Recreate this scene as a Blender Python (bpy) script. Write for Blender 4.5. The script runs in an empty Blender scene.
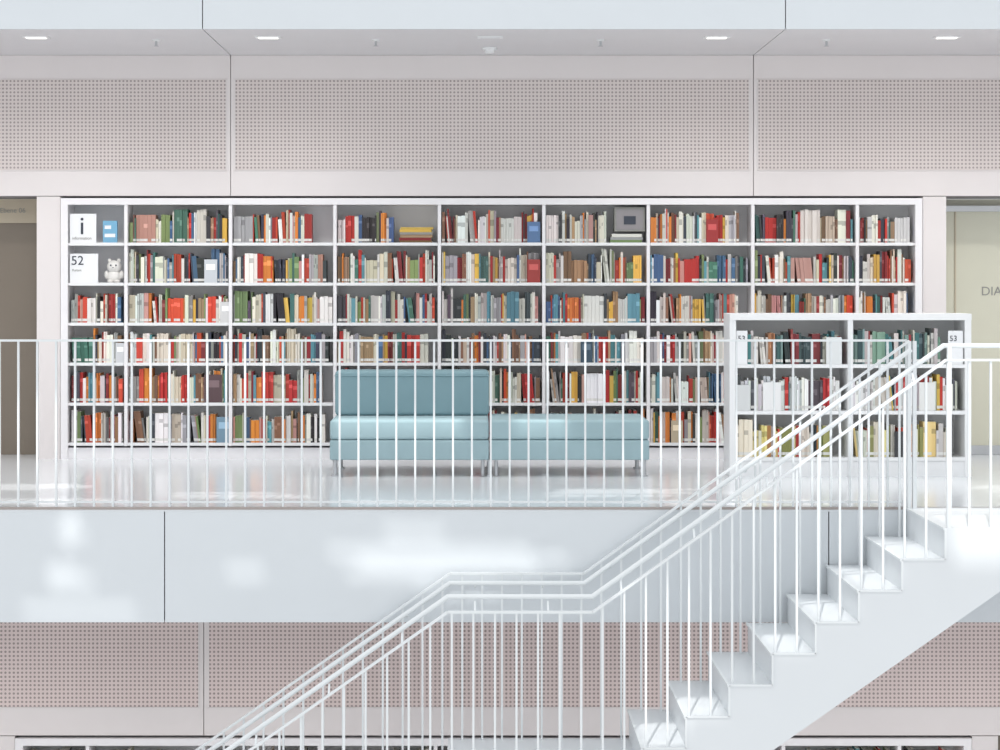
import bpy, bmesh, math, random
from mathutils import Vector, Matrix
random.seed(7)
scene = bpy.context.scene
scene.view_settings.view_transform = 'Standard'

# ------------------------------------------------------------------ helpers
def lin(c):
    out = []
    for v in c:
        v /= 255.0
        out.append(v/12.92 if v <= 0.04045 else ((v+0.055)/1.055)**2.4)
    return (out[0], out[1], out[2], 1.0)

def mat(name, rgb, rough=0.5, metal=0.0, spec=0.5, vary=0.04, scale=3.0, bump=0.0, bscale=200.0, coat=0.0):
    m = bpy.data.materials.new(name); m.use_nodes = True
    nt = m.node_tree; b = nt.nodes['Principled BSDF']
    b.inputs['Roughness'].default_value = rough
    b.inputs['Metallic'].default_value = metal
    b.inputs['Specular IOR Level'].default_value = spec
    b.inputs['Coat Weight'].default_value = coat
    tc = nt.nodes.new('ShaderNodeTexCoord')
    n = nt.nodes.new('ShaderNodeTexNoise'); n.inputs['Scale'].default_value = scale
    nt.links.new(tc.outputs['Object'], n.inputs['Vector'])
    mx = nt.nodes.new('ShaderNodeMixRGB')
    c = lin(rgb)
    mx.inputs[1].default_value = (c[0]*(1-vary), c[1]*(1-vary), c[2]*(1-vary), 1)
    mx.inputs[2].default_value = (min(1, c[0]*(1+vary)), min(1, c[1]*(1+vary)), min(1, c[2]*(1+vary)), 1)
    nt.links.new(n.outputs['Fac'], mx.inputs[0])
    nt.links.new(mx.outputs[0], b.inputs['Base Color'])
    if bump:
        n2 = nt.nodes.new('ShaderNodeTexNoise'); n2.inputs['Scale'].default_value = bscale
        nt.links.new(tc.outputs['Object'], n2.inputs['Vector'])
        bp = nt.nodes.new('ShaderNodeBump'); bp.inputs['Strength'].default_value = bump; bp.inputs['Distance'].default_value = 0.003
        nt.links.new(n2.outputs['Fac'], bp.inputs['Height']); nt.links.new(bp.outputs[0], b.inputs['Normal'])
    return m

def perforated(name, rgb, hole, pitch=0.032, r=0.28):
    m = bpy.data.materials.new(name); m.use_nodes = True
    nt = m.node_tree; b = nt.nodes['Principled BSDF']; b.inputs['Roughness'].default_value = 0.6
    tc = nt.nodes.new('ShaderNodeTexCoord')
    a = nt.nodes.new('ShaderNodeVectorMath'); a.operation = 'MULTIPLY'; a.inputs[1].default_value = (1/pitch, 0, 1/pitch)
    f = nt.nodes.new('ShaderNodeVectorMath'); f.operation = 'FRACTION'
    s = nt.nodes.new('ShaderNodeVectorMath'); s.operation = 'SUBTRACT'; s.inputs[1].default_value = (0.5, 0, 0.5)
    l = nt.nodes.new('ShaderNodeVectorMath'); l.operation = 'LENGTH'
    c = nt.nodes.new('ShaderNodeMath'); c.operation = 'LESS_THAN'; c.inputs[1].default_value = r
    mx = nt.nodes.new('ShaderNodeMixRGB'); mx.inputs[1].default_value = lin(rgb); mx.inputs[2].default_value = lin(hole)
    L = nt.links.new
    L(tc.outputs['Object'], a.inputs[0]); L(a.outputs[0], f.inputs[0]); L(f.outputs[0], s.inputs[0]); L(s.outputs[0], l.inputs[0])
    L(l.outputs['Value'], c.inputs[0]); L(c.outputs[0], mx.inputs[0]); L(mx.outputs[0], b.inputs['Base Color'])
    return m

def book_mat():
    m = bpy.data.materials.new('book_covers'); m.use_nodes = True
    nt = m.node_tree; b = nt.nodes['Principled BSDF']; b.inputs['Roughness'].default_value = 0.45
    at = nt.nodes.new('ShaderNodeAttribute'); at.attribute_name = 'Col'
    nt.links.new(at.outputs['Color'], b.inputs['Base Color'])
    return m

def emis(name, rgb, s):
    m = bpy.data.materials.new(name); m.use_nodes = True
    b = m.node_tree.nodes['Principled BSDF']
    b.inputs['Base Color'].default_value = lin(rgb)
    b.inputs['Emission Color'].default_value = lin(rgb); b.inputs['Emission Strength'].default_value = s
    return m

M = dict(
    wall=mat('painted_wall_panel', (229, 223, 222), 0.55, vary=0.02),
    white=mat('white_lacquer', (238, 239, 240), 0.4),
    frame=mat('shelf_lacquer', (240, 238, 240), 0.4),
    back=mat('shelf_back_grey', (228, 229, 231), 0.6),
    fascia=mat('fascia_panel', (212, 217, 221), 0.35, vary=0.02),
    gap=mat('panel_joint_grey', (150, 146, 148), 0.8),  # grey core colour showing in the joints between panels
    ceil=mat('ceiling_panel', (220, 218, 220), 0.5, vary=0.02),
    floor=mat('polished_white_floor', (228, 232, 236), 0.16, vary=0.03, scale=1.2, spec=0.5),
    trim=mat('edge_trim_metal', (160, 150, 146), 0.5),
    perf=perforated('perforated_panel', (221, 211, 208), (162, 151, 149)),
    perf2=perforated('perforated_panel_lower', (224, 208, 205), (160, 146, 143)),
    rail=mat('railing_white_steel', (224, 228, 230), 0.4),
    stair=mat('stair_white', (219, 223, 226), 0.4, vary=0.02),
    steel=mat('brushed_steel', (190, 192, 195), 0.3, metal=0.8),
    teal=mat('teal_upholstery_sunlit', (158, 182, 188), 0.9, spec=0.25, bump=0.4, bscale=350, vary=0.06, scale=6),  # same fabric as backrest, sunlight on the seat painted in as a paler tone
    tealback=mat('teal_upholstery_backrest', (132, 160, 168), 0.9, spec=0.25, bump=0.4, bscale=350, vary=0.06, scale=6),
    elev=mat('bronze_lift_door', (132, 122, 110), 0.35, metal=0.2),
    beige=mat('beige_header', (200, 188, 166), 0.5),
    glass=mat('frosted_backpainted_glass', (218, 217, 199), 0.25),
    dark=mat('dark_print', (60, 66, 78), 0.6),
    greytxt=mat('grey_print', (150, 150, 145), 0.6),
    card=mat('white_card', (240, 241, 243), 0.5),
    blue=mat('blue_print', (120, 176, 208), 0.4),
    ceram=mat('white_ceramic', (232, 230, 226), 0.3),
    books=book_mat(),
    lamp=emis('lamp_lens', (255, 252, 245), 1.6),
)

class MB:
    def __init__(s): s.v = []; s.f = []; s.mi = []; s.col = []; s.mats = []
    def m(s, k):
        if k not in s.mats: s.mats.append(k)
        return s.mats.index(k)
    def face(s, idx, k, col=(1, 1, 1, 1)):
        s.f.append(idx); s.mi.append(s.m(k)); s.col.append(col)
    def box(s, x0, x1, y0, y1, z0, z1, k, col=(1, 1, 1, 1), top=None):
        b = len(s.v)
        s.v += [(x0,y0,z0),(x1,y0,z0),(x1,y1,z0),(x0,y1,z0),(x0,y0,z1),(x1,y0,z1),(x1,y1,z1),(x0,y1,z1)]
        for i, q in enumerate([(0,3,2,1),(4,5,6,7),(0,1,5,4),(1,2,6,5),(2,3,7,6),(3,0,4,7)]):
            s.face(tuple(b+j for j in q), k, top if (top and i == 1) else col)
    def beam(s, p, q, w, h, k):
        p = Vector(p); q = Vector(q); d = (q-p).normalized()
        up = Vector((0,0,1)) if abs(d.z) < 0.95 else Vector((0,1,0))
        sx = d.cross(up).normalized(); u = sx.cross(d).normalized()
        b = len(s.v)
        for c in (p, q):
            for a, e in ((-1,-1),(1,-1),(1,1),(-1,1)):
                s.v.append(tuple(c + sx*a*w/2 + u*e*h/2))
        for f in [(0,3,2,1),(4,5,6,7),(0,1,5,4),(1,2,6,5),(2,3,7,6),(3,0,4,7)]:
            s.face(tuple(b+j for j in f), k)
    def tube(s, pts, r, k, n=10):
        rings = []
        pts = [Vector(p) for p in pts]
        for i, p in enumerate(pts):
            d = ((pts[i]-pts[i-1]).normalized() if i else Vector((0,0,0))) + ((pts[i+1]-pts[i]).normalized() if i < len(pts)-1 else Vector((0,0,0)))
            d.normalize()
            up = Vector((0,0,1)) if abs(d.z) < 0.95 else Vector((0,1,0))
            sx = d.cross(up).normalized(); u = sx.cross(d).normalized()
            b = len(s.v); rings.append(b)
            for j in range(n):
                a = 2*math.pi*j/n
                s.v.append(tuple(p + sx*math.cos(a)*r + u*math.sin(a)*r))
        for i in range(len(rings)-1):
            for j in range(n):
                s.face((rings[i]+j, rings[i]+(j+1) % n, rings[i+1]+(j+1) % n, rings[i+1]+j), k)
        s.face(tuple(rings[0]+j for j in range(n)), k); s.face(tuple(rings[-1]+j for j in range(n)), k)
    def book(s, x, w, y, dep, z, h, cover, lean=0.0, label=True):
        b0 = len(s.v)
        t1 = random.uniform(0.5, 0.7); t2 = t1+random.uniform(0.08, 0.2)
        zs = [0, 0.014, 0.036, h*t1, h*t2, h]
        page = (0.75, 0.72, 0.64, 1)
        lab = (0.78, 0.78, 0.75, 1) if label else cover
        dk = sum(cover[:3]) / 3
        if dk > 0.35: tit = tuple(c*0.6 for c in cover[:3]) + (1,)
        else: tit = tuple(min(1, c*1.4+0.06) for c in cover[:3]) + (1,)
        for t in zs:
            for xx, yy in ((0, 0), (w, 0), (w, dep), (0, dep)):
                s.v.append((x+xx+lean*t, y+yy, z+t))
        bands = [cover, lab, cover, tit if random.random() < 0.35 else cover, cover]
        for i in range(5):
            a = b0+4*i; c = a+4
            s.face((a, a+1, c+1, c), 'books', bands[i])
            s.face((a+1, a+2, c+2, c+1), 'books', cover)
            s.face((a+2, a+3, c+3, c+2), 'books', page)
            s.face((a+3, a, c, c+3), 'books', cover)
        s.face((b0+3, b0+2, b0+1, b0), 'books', page)
        t = b0+20
        s.face((t, t+1, t+2, t+3), 'books', page)
    def obj(s, name, parent=None, bevel=0, smooth=False, flipfix=True):
        me = bpy.data.meshes.new(name)
        me.from_pydata(s.v, [], s.f)
        for k in s.mats: me.materials.append(M[k])
        me.polygons.foreach_set('material_index', s.mi)
        if 'books' in s.mats:
            ca = me.color_attributes.new('Col', 'FLOAT_COLOR', 'CORNER')
            arr = []
            for p in me.polygons:
                arr += list(s.col[p.index]) * p.loop_total
            ca.data.foreach_set('color', arr)
        if flipfix:
            bm = bmesh.new(); bm.from_mesh(me); bmesh.ops.recalc_face_normals(bm, faces=bm.faces); bm.to_mesh(me); bm.free()
        if smooth: me.shade_smooth()
        me.update()
        o = bpy.data.objects.new(name, me); scene.collection.objects.link(o)
        if parent: o.parent = parent
        if bevel:
            bv = o.modifiers.new('bevel', 'BEVEL'); bv.width = bevel; bv.segments = 3; bv.limit_method = 'ANGLE'
            me.shade_smooth()
            wn = o.modifiers.new('wn', 'WEIGHTED_NORMAL')
        return o

def empty(name, loc=(0, 0, 0)):
    e = bpy.data.objects.new(name, None); e.empty_display_size = 0.2; scene.collection.objects.link(e); return e

def text(name, body, size, loc, k, parent=None, ext=0.001):
    cu = bpy.data.curves.new(name, 'FONT'); cu.body = body; cu.size = size; cu.extrude = ext
    cu.materials.append(M[k])
    o = bpy.data.objects.new(name, cu); scene.collection.objects.link(o)
    o.location = loc; o.rotation_euler = (math.pi/2, 0, 0)
    if parent: o.parent = parent
    return o

# ------------------------------------------------------------------ building metrics (metres)
YW, YF, YU = 18.80, 14.80, 16.86     # book wall, gallery edge, edge of storey above
H, PITCH, STEP = 3.438, 4.21, 1.86
XL, XR = -9.0, 9.0
SEAMS = [XL, -6.53, -2.08, 2.37, 6.82, XR]
VX = [-3.48, -2.97, -2.081, -1.192, -0.303, 0.586, 1.475, 2.364, 3.253, 3.763]
SH = [0.136 + 0.3404*i for i in range(6)]

def span_panels(mb, y0, y1, z0, z1, k, gap=0.006):
    for a, b in zip(SEAMS[:-1], SEAMS[1:]):
        mb.box(a+gap/2, b-gap/2, y0, y1, z0, z1, k)

# ---- palettes
PAL = [((232,228,216),15),((240,238,234),12),((212,202,182),8),((196,192,188),5),((158,156,156),4),((184,48,42),8),((204,72,50),5),
       ((136,42,46),5),((66,70,80),5),((50,50,54),4),((72,104,142),4),((92,148,160),4),((68,112,98),4),((126,146,96),3),
       ((224,134,56),6),((228,186,84),3),((134,98,74),6),((176,144,110),5),((204,152,142),3),((90,80,94),1)]
PALW = [((240,240,238),30),((226,224,216),12),((180,50,46),5),((60,110,120),4),((90,90,96),4),((222,190,90),3)]
PALT = [((70,120,122),8),((60,84,90),6),((140,50,50),8),((210,205,195),10),((56,60,66),6),((120,150,140),5),((180,120,80),3)]
PALY = [((232,228,210),14),((226,208,140),8),((200,70,56),7),((150,150,90),4),((210,205,200),8),((50,60,66),4),((200,140,80),5)]
def pick(p):
    c = random.choices([a for a, _ in p], [b for _, b in p])[0]
    j = random.uniform(0.86, 1.08)
    return lin(tuple(min(255, v*j+random.uniform(-6, 6)) for v in c))

def fill(mb, x0, x1, z, yf, pal=PAL, frac=1.0, hm=0.235, hmax=0.292):
    x = x0+0.006; end = x0+(x1-x0)*frac - 0.008
    base = hm + random.uniform(-0.012, 0.012)
    run = 0; c = pick(pal); hh = base; lean_left = 0; lean = 0
    while True:
        if run <= 0:
            run = random.choices([1, 2, 3, 5], [16, 4, 2, 1])[0]; c = pick(pal); hh = min(hmax, max(0.165, random.gauss(base, 0.024))); ww = random.choice([0.009,0.011,0.013,0.015,0.018,0.021,0.025,0.033])
        run -= 1
        w = ww*random.uniform(0.85, 1.15)
        h = hh+random.uniform(-0.004, 0.004)
        if lean_left <= 0 and random.random() < 0.025 and end-x > 0.15:
            lean_left = random.randint(2, 4); lean = -random.uniform(0.05, 0.14); x += abs(lean)*0.25
        if lean_left > 0:
            lean_left -= 1; ln = lean
        else: ln = 0
        if x+w > end: break
        mb.book(x, w, yf+random.uniform(0.0, 0.03), random.uniform(0.15, 0.2), z, h, c, ln, random.random() < 0.75)
        x += w+0.0012

def stack(mb, x0, x1, z, yf, n):
    zz = z
    for i in range(n):
        t = random.uniform(0.015, 0.030); a = random.uniform(0, 0.02); c = pick(PAL)
        mb.box(x0+a, x1-random.uniform(0, 0.03), yf+random.uniform(0, .02), yf+0.2, zz, zz+t, 'books', c)
        zz += t+0.0005
    return zz

# ------------------------------------------------------------------ gallery storey
def storey(dy, dz, lvl):
    tag = '' if lvl == 0 else '_lower'
    w = MB()
    yb = YW+0.03
    w.box(XL, XR, yb+dy, 19.4+dy, 2.236+dz, H+dz, 'gap')
    span_panels(w, YW+dy, yb+dy, 2.24+dz, H+dz-0.002, 'wall')
    w.obj('wall_back'+tag)
    for nm, a, b in (('wall_far_left', XL, -5.0), ('wall_pier_left', -3.73, -3.53), ('wall_pier_right', 3.812, 4.01), ('wall_far_right', 5.3, XR)):
        q = MB(); q.box(a, b, YW+dy, 19.4+dy, 0+dz, 2.234+dz, 'wall'); q.obj(nm+tag)
    q = MB(); q.box(-3.53, 3.812, 19.2+dy, 19.4+dy, dz, 2.23+dz, 'wall'); q.obj('wall_niche'+tag)
    if lvl < 0:
        for nm, a, b in (('door_3', -5.0, -3.73), ('door_4', 4.01, 5.3)):
            q = MB(); q.box(a+.002, (a+b)/2-.004, 19.28+dy, 19.36+dy, dz+.001, 2.23+dz, 'elev'); q.box((a+b)/2+.004, b-.002, 19.28+dy, 19.36+dy, dz+.001, 2.23+dz, 'elev'); q.obj(nm)
    p = MB()
    for a, b in zip(SEAMS[:-1], SEAMS[1:]):
        p.box(a+0.042, b-0.042, YW-0.004+dy, YW-0.0005+dy, 2.46+dz, 3.226+dz, 'perf' if lvl == 0 else 'perf2')
        for (u0, u1, v0, v1) in ((a+.036, b-.036, 2.452, 2.458), (a+.036, b-.036, 3.228, 3.234)):
            p.box(u0, u1, YW-0.006+dy, YW-0.0005+dy, v0+dz, v1+dz, 'wall')
        for u in (a+.034, b-.042):
            p.box(u, u+.008, YW-0.006+dy, YW-0.0005+dy, 2.452+dz, 3.234+dz, 'wall')
    p.obj('trim_perforated'+tag)
    # bookcase
    f = MB()
    y0, y1 = YW-0.01+dy, 19.10+dy
    f.box(-3.523, 3.804, y1, y1+0.02, 0.0+dz, 2.22+dz, 'back')
    f.box(-3.523, 3.804, y0-0.01, y1, 2.165+dz, 2.22+dz, 'frame')
    f.box(-3.523, -3.463, y0-0.01, y1, 0+dz, 2.165+dz, 'frame')
    f.box(3.744, 3.804, y0-0.01, y1, 0+dz, 2.165+dz, 'frame')
    f.box(-3.463, 3.744, y0+0.02, y1, 0+dz, 0.095+dz, 'frame')
    for x in VX[1:-1]:
        f.box(x-0.014, x+0.014, y0, y1, 0.111+dz, 2.165+dz, 'frame')
    for z in SH:
        edges = [-3.463]+VX[1:-1]+[3.744]
        for a, b in zip(edges[:-1], edges[1:]):
            f.box(a+(0.014 if a != -3.463 else 0), b-(0.014 if b != 3.744 else 0), y0+0.003, y1, z-0.02+dz, z+dz, 'frame')
            f.box(a+0.02, b-0.02, y0-0.003, y0+0.003, z-0.022+dz, z+0.004+dz, 'white')
    f.obj('wall_bookcase')
    b = MB()
    edges = [-3.463]+VX[1:-1]+[3.744]
    for r, z in enumerate(SH):
        for i in range(9):
            a, c = edges[i]+0.016, edges[i+1]-0.016
            yf = YW+0.022+dy
            zz = z+dz+0.001
            fr = random.choice([1, 1, 1, 0.98, 0.95, 0.9])
            row = 5-r   # 0 = top
            if lvl == 0 and i == 0 and row in (0, 1): continue
            if lvl == 0 and row == 0 and i == 3:
                fill(b, a, c, zz, yf, frac=0.58); stack(b, c-0.33, c-0.03, zz, yf, 6); continue
            if lvl == 0 and row == 0 and i == 5:
                fill(b, a, c, zz, yf, frac=0.62); stack(b, c-0.31, c-0.02, zz, yf, 3); continue
            if lvl == 0 and row == 0 and i == 2: fr = 0.8
            if lvl < 0 and row > 3: continue
            fill(b, a, c, zz, yf, frac=fr, hm=0.232 if row < 3 else 0.238)
    if lvl == 0:
        for (x, row, w_, h_, c) in ((-2.23, 4, .15, .24, (92,70,74)), (-2.14, 5, .12, .22, (120,150,170)), (.50, 0, .11, .18, (90,120,160)),
                                  (.50, 1, .11, .2, (160,60,56)), (-2.12, 2, .1, .18, (214,214,214)), (-2.25, 1, .11, .2, (205,210,215)),
                                  (.95, 3, .1, .2, (60,80,96)), (2.02, 0, .1, .2, (160,50,50)), (-3.02, 3, .08, .17, (210,212,215)),
                                  (1.72, 5, .1, .19, (190,175,150)), (-.9, 4, .12, .2, (60,66,72))):
            z = SH[5-row]+0.001
            cc = lin(c)
            b.box(x-w_/2, x+w_/2, YW+0.006, YW+0.020, z, z+h_, 'books', cc)
            b.box(x-w_*.35, x+w_*.35, YW+0.004, YW+0.0059, z+h_*.55, z+h_*.8, 'books', tuple(min(1, v*1.7+.05) for v in cc[:3])+(1,))
    b.obj('shelved_books')

storey(0, 0, 0)
storey(-STEP, -PITCH, -1)

# ------------------------------------------------------------------ slabs: floor, ceiling, fascia
def slab(yfront, yback, ztop, names):
    fl, ce, fa, tr = names
    core = MB(); core.box(XL, XR, yfront+0.03, yback, ztop-(PITCH-H)+0.02, ztop-0.03, 'gap')
    core.box(XL, XR, yfront+0.002, yback, ztop-0.03, ztop, 'floor')
    core.obj(fl)
    c = MB(); span_panels(c, yfront+0.03, yback, ztop-(PITCH-H), ztop-(PITCH-H)+0.02, 'ceil', 0.008); c.obj(ce)
    a = MB(); span_panels(a, yfront, yfront+0.03, ztop-(PITCH-H), ztop-0.03, 'fascia', 0.008); a.obj(fa)
    t = MB(); t.box(XL, XR, yfront-0.006, yfront+0.002, ztop-0.016, ztop+0.001, 'trim'); t.obj(tr)
slab(YF, 19.4, 0.0, ('floor', 'ceiling_lower', 'fascia_gallery', 'trim_1'))
slab(YU, 19.4, PITCH, ('floor_upper', 'ceiling', 'fascia_upper', 'trim_2'))
slab(12.94, 17.54, -PITCH, ('floor_lower', 'ceiling_basement', 'fascia_lower', 'trim_3'))

for nm, xa, xb in (('wall_left', XL-0.2, XL), ('wall_right', XR, XR+0.2)):
    s = MB()
    s.box(xa, xb, YF, 19.4, -PITCH+H, H, 'wall'); s.box(xa, xb, 12.94, 17.54, -PITCH, -PITCH+H, 'wall'); s.box(xa, xb, YU, 19.4, H, PITCH, 'wall')
    s.obj(nm)

# ------------------------------------------------------------------ doors
d1 = empty('door_1')
d = MB()
d.box(-4.998, -3.732, 19.25, 19.38, 2.02, 2.23, 'beige')
d.box(-4.998, -4.95, 19.2, 19.38, 0.001, 2.02, 'steel'); d.box(-3.79, -3.732, 19.2, 19.38, 0.001, 2.02, 'elev')
d.box(-4.95, -4.375, 19.28, 19.36, 0.001, 2.02, 'elev'); d.box(-4.365, -3.79, 19.28, 19.36, 0.001, 2.02, 'elev')
d.box(-4.372, -4.368, 19.30, 19.36, 0.001, 2.02, 'gap')
d.obj('lift_leaves', d1)
text('storey_sign', 'Ebene 06', 0.06, (-4.14, 19.247, 2.11), 'greytxt', d1)
d2 = empty('door_2')
d = MB()
d.box(4.012, 5.298, 19.3, 19.38, 0.001, 2.23, 'glass')
d.box(4.012, 5.298, 19.22, 19.3, 2.12, 2.17, 'steel')
d.box(4.012, 4.05, 19.24, 19.3, 0.001, 2.12, 'beige'); d.box(4.19, 4.20, 19.285, 19.3, 0.001, 2.12, 'beige')
d.box(5.26, 5.298, 19.24, 19.3, 0.001, 2.12, 'beige')
d.box(4.05, 5.26, 19.27, 19.3, 0.001, 0.08, 'steel')
d.obj('frosted_leaf', d2)
text('door_lettering', 'DIALOG', 0.11, (4.42, 19.297, 1.39), 'greytxt', d2)

# ------------------------------------------------------------------ things on the shelves
s1 = MB(); s1.box(-3.45, -3.225, YW+0.01, YW+0.02, SH[5]+0.001, SH[5]+0.25, 'card'); s1.box(-3.45, -3.225, YW+0.02, YW+0.12, SH[5]+0.001, SH[5]+0.01, 'card')
so = s1.obj('information_sign'); text('letter', 'i', 0.22, (-3.37, YW+0.008, SH[5]+0.075), 'dark', so, 0.002)
text('caption', 'information', 0.035, (-3.43, YW+0.008, SH[5]+0.03), 'greytxt', so)
s2 = MB(); s2.box(-3.45, -3.21, YW+0.01, YW+0.02, SH[4]+0.001, SH[4]+0.25, 'card'); s2.box(-3.45, -3.21, YW+0.02, YW+0.12, SH[4]+0.001, SH[4]+0.01, 'card')
so = s2.obj('shelf_number_sign'); text('digits', '52', 0.11, (-3.44, YW+0.008, SH[4]+0.155), 'dark', so, 0.002)
text('caption', 'Reisen', 0.03, (-3.43, YW+0.008, SH[4]+0.10), 'greytxt', so)
s3 = MB(); s3.box(-3.17, -3.05, YW+0.02, YW+0.06, SH[5]+0.001, SH[5]+0.19, 'blue'); s3.box(-3.155, -3.065, YW+0.017, YW+0.0199, SH[5]+0.05, SH[5]+0.08, 'card')
s3.box(-3.155, -3.10, YW+0.017, YW+0.0199, SH[5]+0.12, SH[5]+0.15, 'card'); s3.obj('boxed_game')
s4 = MB(); zs4 = SH[5]+0.1
s4.box(1.19, 1.45, YW+0.04, YW+0.2, zs4, zs4+0.205, 'greytxt'); s4.box(1.205, 1.435, YW+0.035, YW+0.0399, zs4+0.015, zs4+0.19, 'gap'); s4.box(1.27, 1.37, YW+0.03, YW+0.0349, zs4+0.06, zs4+0.13, 'dark')
s4.obj('framed_picture')
def figurine(x, y, z):
    bm = bmesh.new()
    def ball(c, s_):
        r = bmesh.ops.create_uvsphere(bm, u_segments=20, v_segments=14, radius=1)
        for v in r['verts']: v.co = Vector((v.co.x*s_[0]+c[0], v.co.y*s_[1]+c[1], v.co.z*s_[2]+c[2]))
    ball((0, 0, .055), (.066, .045, .055)); ball((0, -.005, .14), (.062, .045, .055))
    ball((-.04, 0, .19), (.016, .012, .02)); ball((.04, 0, .19), (.016, .012, .02))
    ball((0, -.045, .125), (.02, .015, .014)); ball((-.065, -.01, .07), (.02, .02, .035)); ball((.065, -.01, .07), (.02, .02, .035))
    ball((-.03, -.03, .015), (.025, .03, .015)); ball((.03, -.03, .015), (.025, .03, .015))
    nb = len(bm.faces)
    ball((-.022, -.046, .15), (.007, .006, .008)); ball((.022, -.046, .15), (.007, .006, .008)); ball((0, -.06, .13), (.006, .004, .004))
    bm.faces.ensure_lookup_table()
    for f in bm.faces[nb:]: f.material_index = 1
    me = bpy.data.meshes.new('bear_figurine'); bm.to_mesh(me); bm.free(); me.materials.append(M['ceram']); me.materials.append(M['dark']); me.shade_smooth()
    o = bpy.data.objects.new('bear_figurine', me); o.location = (x, y, z); scene.collection.objects.link(o)
figurine(-3.085, YW+0.09, SH[4]+0.001)

# ------------------------------------------------------------------ sofa
sofa = empty('sofa')
def cush(name, x0, x1, y0, y1, z0, z1, k, bev):
    m_ = MB(); m_.box(x0, x1, y0, y1, z0, z1, k); return m_.obj(name, sofa, bevel=bev)
yS0, yS1 = 17.09, 17.92
for n, (a, b) in enumerate(((-1.124, 0.108), (0.116, 1.349))):
    cush('base_%d' % (n+1), a, b, yS0, yS1, 0.13, 0.283, 'teal', 0.012)
    cush('seat_%d' % (n+1), a, b, yS0, yS1, 0.285, 0.44, 'teal', 0.025)
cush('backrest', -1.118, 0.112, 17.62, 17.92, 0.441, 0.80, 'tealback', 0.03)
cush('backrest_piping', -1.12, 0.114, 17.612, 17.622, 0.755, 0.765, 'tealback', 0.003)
lg = MB()
for x in (-1.085, 0.112, 1.31):
    for y in (17.14, 17.86):
        lg.tube([(x, y, 0.004), (x, y, 0.13)], 0.017, 'steel', 12)
        lg.tube([(x, y, 0.0005), (x, y, 0.012)], 0.032, 'steel', 14)
    lg.beam((x, 17.14, 0.118), (x, 17.86, 0.118), 0.04, 0.02, 'steel')
lg.tube([(0.06, 17.14, 0.004), (0.06, 17.14, 0.13)], 0.014, 'steel', 12); lg.tube([(0.165, 17.14, 0.004), (0.165, 17.14, 0.13)], 0.014, 'steel', 12)
lg.obj('legs', sofa)

# ------------------------------------------------------------------ free-standing bookcase
k = MB()
kx0, kx1, ky0, ky1 = 1.97, 3.84, 17.09, 17.5
kz = [0.15, 0.51, 0.87]; kt = 1.262
k.box(kx0, kx1, ky0-0.01, ky1, kt-0.05, kt, 'white')
k.box(kx0, kx0+0.05, ky0, ky1, 0.0, kt-0.05, 'white'); k.box(kx1-0.05, kx1, ky0, ky1, 0.0, kt-0.05, 'white')
xm = (kx0+kx1)/2
k.box(kx0+0.05, kx1-0.05, ky1-0.02, ky1, 0.0, kt-0.05, 'white')
k.box(xm-0.02, xm+0.02, ky0, ky1-0.02, 0.0, kt-0.05, 'white')
for a, b in ((kx0+0.05, xm-0.02), (xm+0.02, kx1-0.05)):
    k.box(a, b, ky0+0.01, ky0+0.03, 0.0, 0.12, 'white')
    for z in kz: k.box(a, b, ky0+0.002, ky1-0.02, z-0.028, z, 'white')
k.obj('freestanding_bookcase')
kb = MB()
for r, (z, pal) in enumerate(zip(kz, (PALY, PALW, PALT))):
    for i, (a, b) in enumerate(((kx0+0.05, xm-0.02), (xm+0.02, kx1-0.05))):
        if r == 2:
            if i == 0: a += 0.09
            else: b -= 0.13
        fill(kb, a, b, z+0.001, ky0+0.04, pal, frac=0.97 if r else 0.9, hm=0.235, hmax=0.31)
for (x, zi, w_, h_, c) in ((2.78, 2, .12, .21, (225,228,228)), (2.08, 1, .1, .2, (214,216,216)), (3.5, 1, .12, .22, (228,228,226)), (3.3, 0, .1, .2, (60,60,64)), (2.3, 1, .14, .22, (236,236,236))):
    kb.box(x-w_/2, x+w_/2, ky0+0.012, ky0+0.03, kz[zi]+.001, kz[zi]+h_, 'books', lin(c))
kb.obj('shelved_books')
for x in (2.025, 3.665):
    g = MB(); g.box(x, x+0.085 if x < 3 else x+0.115, ky0+0.02, ky0+0.03, kz[2]+.001, kz[2]+0.26, 'card'); g.box(x, x+0.08, ky0+0.03, ky0+0.12, kz[2]+.001, kz[2]+.008, 'card')
    go = g.obj('shelf_number_sign'); text('digits', '53', 0.06, (x+0.01, ky0+0.018, kz[2]+0.18), 'dark', go)

# ------------------------------------------------------------------ staircase
SY0, SY1 = 13.55, 14.78
RISE, RUN = 0.193, 0.265
prof = []
X0 = 2.885
prof.append((XR, 0.0)); prof.append((X0, 0.0))
x, z = X0, 0.0
for i in range(8):
    z = -RISE*(i+1); prof.append((x, z))
    if i < 7:
        x -= RUN; prof.append((x, z))
XB = x
XLn = -0.168; prof.append((XLn, z)); x = XLn
R2 = (PITCH-8*RISE)/14; RUN2 = 0.275
for i in range(14):
    z -= R2; prof.append((x, z))
    if i < 13: x -= RUN2; prof.append((x, z))
XE = x
und = [(XE+0.42, -PITCH+0.001), (XLn+0.3, -1.86), (1.12, -1.86), (3.22, -0.39), (XR, -0.39)]
poly = prof + und
st = MB()
def extrude_strip(mb, pts, y0, y1, kside, ktop):
    n = len(pts); b = len(mb.v)
    for p in pts: mb.v.append((p[0], y0, p[1]))
    for p in pts: mb.v.append((p[0], y1, p[1]))
    mb.face(tuple(b+i for i in range(n)), kside)
    mb.face(tuple(b+n+i for i in reversed(range(n))), kside)
    for i in range(n):
        j = (i+1) % n
        mb.face((b+i, b+j, b+n+j, b+n+i), ktop)
extrude_strip(st, poly, SY0, SY1, 'stair', 'stair')
x, z = X0, 0.0
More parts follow.
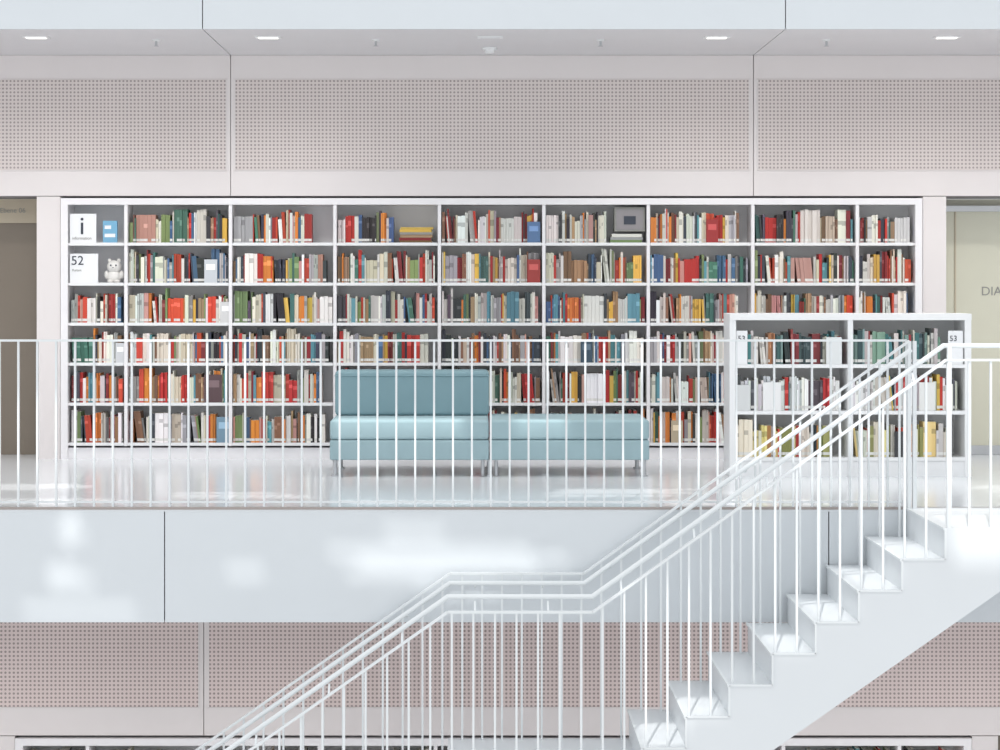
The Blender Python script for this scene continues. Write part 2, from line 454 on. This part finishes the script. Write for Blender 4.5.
for i in range(9):
    if i < 8: st.box(x-0.012, x+0.004, SY0-0.004, SY1, -RISE*i-0.012, -RISE*i+0.002, 'rail')
    x -= RUN
for i in range(14):
    xx = XLn-RUN2*i; zz = -8*RISE-R2*i
    st.box(xx-0.012, xx+0.004, SY0-0.004, SY1, zz-0.012, zz+0.002, 'rail')
x = X0
for i in range(8):
    zt, zb = -RISE*i, -RISE*(i+1)
    st.box(x-0.006, x+0.006, SY0-0.010, SY0-0.0005, zb, zt, 'rail')
    x2 = x-RUN if i < 7 else XLn
    st.box(x2, x, SY0-0.010, SY0-0.0005, zb-0.006, zb+0.006, 'rail')
    x = x2 if i < 7 else x
stair_obj = st.obj('staircase')

def tread_z(x):
    if x > X0: return 0.0
    if x > XB: return -RISE*(1+int((X0-x)/RUN))
    if x > XLn: return -8*RISE
    return max(-PITCH, -8*RISE - R2*(1+int((XLn-x)/RUN2)))
def rail_z(x):
    if x > 2.895: return 1.115
    if x > 0.724: return 1.115-(2.895-x)*(1.55/2.171)
    if x > XLn: return -0.435
    return -0.435-(XLn-x)*0.698
XEND = XE-0.25

def stair_rail(name, y, inner, xr, handoff):
    r = MB()
    xs = [xr, 2.895, 0.724, XLn, XEND] if xr > 2.9 else [2.895, 0.724, XLn, XEND]
    low = 0.086
    for a, b in zip(xs[:-1], xs[1:]):
        r.beam((a, y, rail_z(a)-(low if handoff else 0)), (b, y, rail_z(b)-(low if handoff else 0)), 0.04, 0.014, 'rail')
    yh = y+inner
    r.tube([(a, yh, rail_z(a)-(0 if handoff else 0.055)) for a in xs], 0.016, 'rail')
    for i in range(26):
        xx = 2.7-i*0.9*0.5
        if xx < XEND+.1: break
        zt = rail_z(xx)
        r.beam((xx, y, zt-0.09), (xx, yh, zt-(0.03 if handoff else 0.07)), 0.012, 0.012, 'rail')
    x_ = xr if xr > 3 else 2.83
    while x_ > XEND:
        top = rail_z(x_)-(low if handoff else 0)
        r.box(x_-0.0065, x_+0.0065, y-0.010, y+0.010, tread_z(x_)+0.0, top, 'rail')
        x_ -= 0.1325
    for px_ in (2.895, 2.93) if xr < 3 else (2.915,):
        r.box(px_-0.012, px_+0.012, y-0.016, y+0.016, 0, rail_z(px_), 'rail')
    r.obj(name, stair_obj)
stair_rail('near_railing', SY0+0.03, 0.07, XR, True)
stair_rail('far_railing', SY1-0.05, -0.07, 2.895, False)

g = MB()
yg = YF+0.05
g.beam((XL, yg, 1.115), (2.90, yg, 1.115), 0.045, 0.014, 'rail')
g.beam((XL, yg, 0.03), (2.90, yg, 0.03), 0.02, 0.012, 'rail')
x_ = 2.9; i = 0
while x_ > XL:
    wd = 0.0065
    g.box(x_-wd, x_+wd, yg-0.012, yg+0.012, 0.0, 1.11, 'rail')
    x_ -= 0.127; i += 1
g.obj('gallery_railing')

# ------------------------------------------------------------------ ceiling fixtures
def downlight(x, y, zc, lit, en):
    l = MB()
    l.box(x-0.10, x+0.10, y-0.07, y+0.07, zc-0.006, zc-0.0005, 'white')
    l.box(x-0.075, x+0.075, y-0.05, y+0.05, zc-0.009, zc-0.006, 'lamp' if lit else 'back')
    lo = l.obj('recessed_ceiling_light')
    if lit:
        ld = bpy.data.lights.new('downlight', 'SPOT'); ld.energy = en; ld.spot_size = 2.7; ld.spot_blend = 0.9; ld.shadow_soft_size = 0.10; ld.color = (1, .965, .93)
        o = bpy.data.objects.new('bulb', ld); o.location = (x, y, zc-0.04); scene.collection.objects.link(o); o.parent = lo
for x in (-5.3, -3.46, -1.63, 0.12, 1.906, 3.72, 5.5):
    downlight(x, 17.42, H, abs(x-0.12) > 0.01, 74)
    downlight(x, 15.56, H-PITCH, abs(x-0.12) > 0.01, 45)
for x in (-2.54, -0.79, 1.0, 2.8):
    l = MB(); l.tube([(x, 17.6, H-0.0005), (x, 17.6, H-0.012)], 0.03, 'white', 14); l.tube([(x, 17.6, H-0.012), (x, 17.6, H-0.05)], 0.009, 'steel', 8); l.tube([(x, 17.6, H-0.05), (x, 17.6, H-0.054)], 0.02, 'steel', 12)
    l.obj('ceiling_sprinkler')
l = MB(); l.tube([(0.12, 18.2, H-0.0005), (0.12, 18.2, H-0.02)], 0.06, 'white', 20); l.tube([(0.12, 18.2, H-0.02), (0.12, 18.2, H-0.045)], 0.04, 'white', 20); l.obj('ceiling_smoke_detector')

# ------------------------------------------------------------------ sun through an added overhead mask, holes cut to place the patches
D = Vector((0.12, 0.60, -0.79)).normalized()
RZ = 10.0
rs = random.Random(3)
T = []
def band(kind, plane, x0, x1, a0, a1, n, jit):      # streaky band of light: target rows of uneven length, cut out of the mask
    h = (a1-a0)/n
    for i in range(n):
        T.append((kind, plane, x0+rs.uniform(0, jit), x1-rs.uniform(0, jit), a0+i*h, a0+(i+1)*h))
band('v', YF, -0.98, 0.66, -0.50, -0.25, 5, 0.35)
band('v', YF, -0.70, 0.3, -0.585, -0.54, 1, 0.3)
band('v', YF, -0.75, -0.1, -0.20, -0.165, 1, 0.2)
band('v', YF, -3.0, -2.5, -0.54, -0.43, 2, 0.2)
band('v', YF, -3.2, -2.05, -0.73, -0.65, 2, 0.3)
band('v', YF, -2.85, -2.6, -0.26, -0.03, 3, 0.12)
band('v', YF, -3.7, -3.2, -0.60, -0.52, 2, 0.2)
band('v', YF, -1.66, -1.36, -0.46, -0.41, 1, 0.05)
band('h', 0, -4.0, -2.3, 15.0, 15.4, 4, 0.5)
band('h', 0, -2.4, -1.0, 15.4, 15.85, 4, 0.5)
band('h', 0, 0.1, 2.0, 15.5, 16.1, 5, 0.6)
band('h', 0, -1.1, 0.2, 15.0, 15.3, 3, 0.4)
band('h', 0, 0.9, 2.9, 14.9, 15.3, 3, 0.5)
band('h', 0, -4.0, -2.8, 16.0, 16.5, 4, 0.5)
band('h', 0, 3.6, 6.0, 15.2, 16.4, 8, 0.3)
T += [('h', 0.44, -1.1, -0.1, 17.0, 17.3), ('h', 0.44, 0.3, 0.7, 17.0, 17.2),
     ('h', 0, 2.9, 6.0, 13.5, 14.7), ('v', 13.55, 2.95, 6.0, -0.22, -0.02),
     ('h', -0.193, 2.62, 2.88, 13.6, 14.5), ('h', -0.386, 2.36, 2.62, 13.6, 14.6), ('h', -0.58, 2.10, 2.36, 13.6, 14.5), ('h', -0.77, 1.83, 2.1, 13.6, 14.3),
     ('h', -1.16, 1.3, 1.56, 13.6, 14.2), ('h', -1.35, 1.03, 1.3, 13.6, 14.3)]
def lit_cell(cx, cy):
    for t in T:
        if t[0] == 'v':
            s_ = (t[1]-cy)/D.y; a = cx+D.x*s_; b = RZ+D.z*s_
        else:
            s_ = (t[1]-RZ)/D.z; a = cx+D.x*s_; b = cy+D.y*s_
        if t[2] <= a <= t[3] and t[4] <= b <= t[5]: return True
    return False
rv = []; rf = []; cs = 0.05
idx = {}
XA, XBm, YA, YBm = -13.0, 11.0, -4.0, 16.0
nx, ny = int((XBm-XA)/cs), int((YBm-YA)/cs)
def vi(i, j):
    if (i, j) not in idx:
        idx[(i, j)] = len(rv); rv.append((XA+i*cs, YA+j*cs, RZ))
    return idx[(i, j)]
for j in range(ny):
    row = [lit_cell(XA+(i+.5)*cs, YA+(j+.5)*cs) for i in range(nx)]
    i = 0
    while i < nx:
        if row[i]: i += 1; continue
        i2 = i+1
        while i2 < nx and not row[i2]: i2 += 1
        rf.append((vi(i, j), vi(i2, j), vi(i2, j+1), vi(i, j+1))); i = i2
me = bpy.data.meshes.new('sun_patch_mask'); me.from_pydata(rv, [], rf)  # added out-of-view sheet: blocks the sun except at the aimed openings
fm = bpy.data.materials.new('sun_mask_diffuser'); fm.use_nodes = True  # diffusing material of the added mask, spreads soft light below
nt = fm.node_tree; nt.nodes.remove(nt.nodes['Principled BSDF'])
tr = nt.nodes.new('ShaderNodeBsdfTranslucent'); tr.inputs[0].default_value = (0.84, 0.86, 0.88, 1)
nt.links.new(tr.outputs[0], nt.nodes['Material Output'].inputs['Surface'])
me.materials.append(fm)
ro = bpy.data.objects.new('sun_patch_mask', me); scene.collection.objects.link(ro)

sd = bpy.data.lights.new('sun', 'SUN'); sd.energy = 2.3; sd.angle = 0.010; sd.color = (1, 0.985, 0.955)
so = bpy.data.objects.new('sun', sd); so.rotation_euler = D.to_track_quat('-Z', 'Y').to_euler(); so.location = (-2, 0, 14); scene.collection.objects.link(so)

w = bpy.data.worlds.new('World'); scene.world = w; w.use_nodes = True
bg = w.node_tree.nodes['Background']; bg.inputs[0].default_value = (0.96, 0.975, 0.99, 1); bg.inputs[1].default_value = 1.04

# ------------------------------------------------------------------ camera on the opposite gallery, eye level
cd = bpy.data.cameras.new('camera'); cd.sensor_width = 36; cd.lens = 2209/1000*36; cd.shift_x = 0.025; cd.shift_y = -0.094; cd.clip_end = 200
co = bpy.data.objects.new('camera', cd); co.location = (0, 0, 1.515); co.rotation_euler = (math.pi/2, 0, 0)
scene.collection.objects.link(co); scene.camera = co
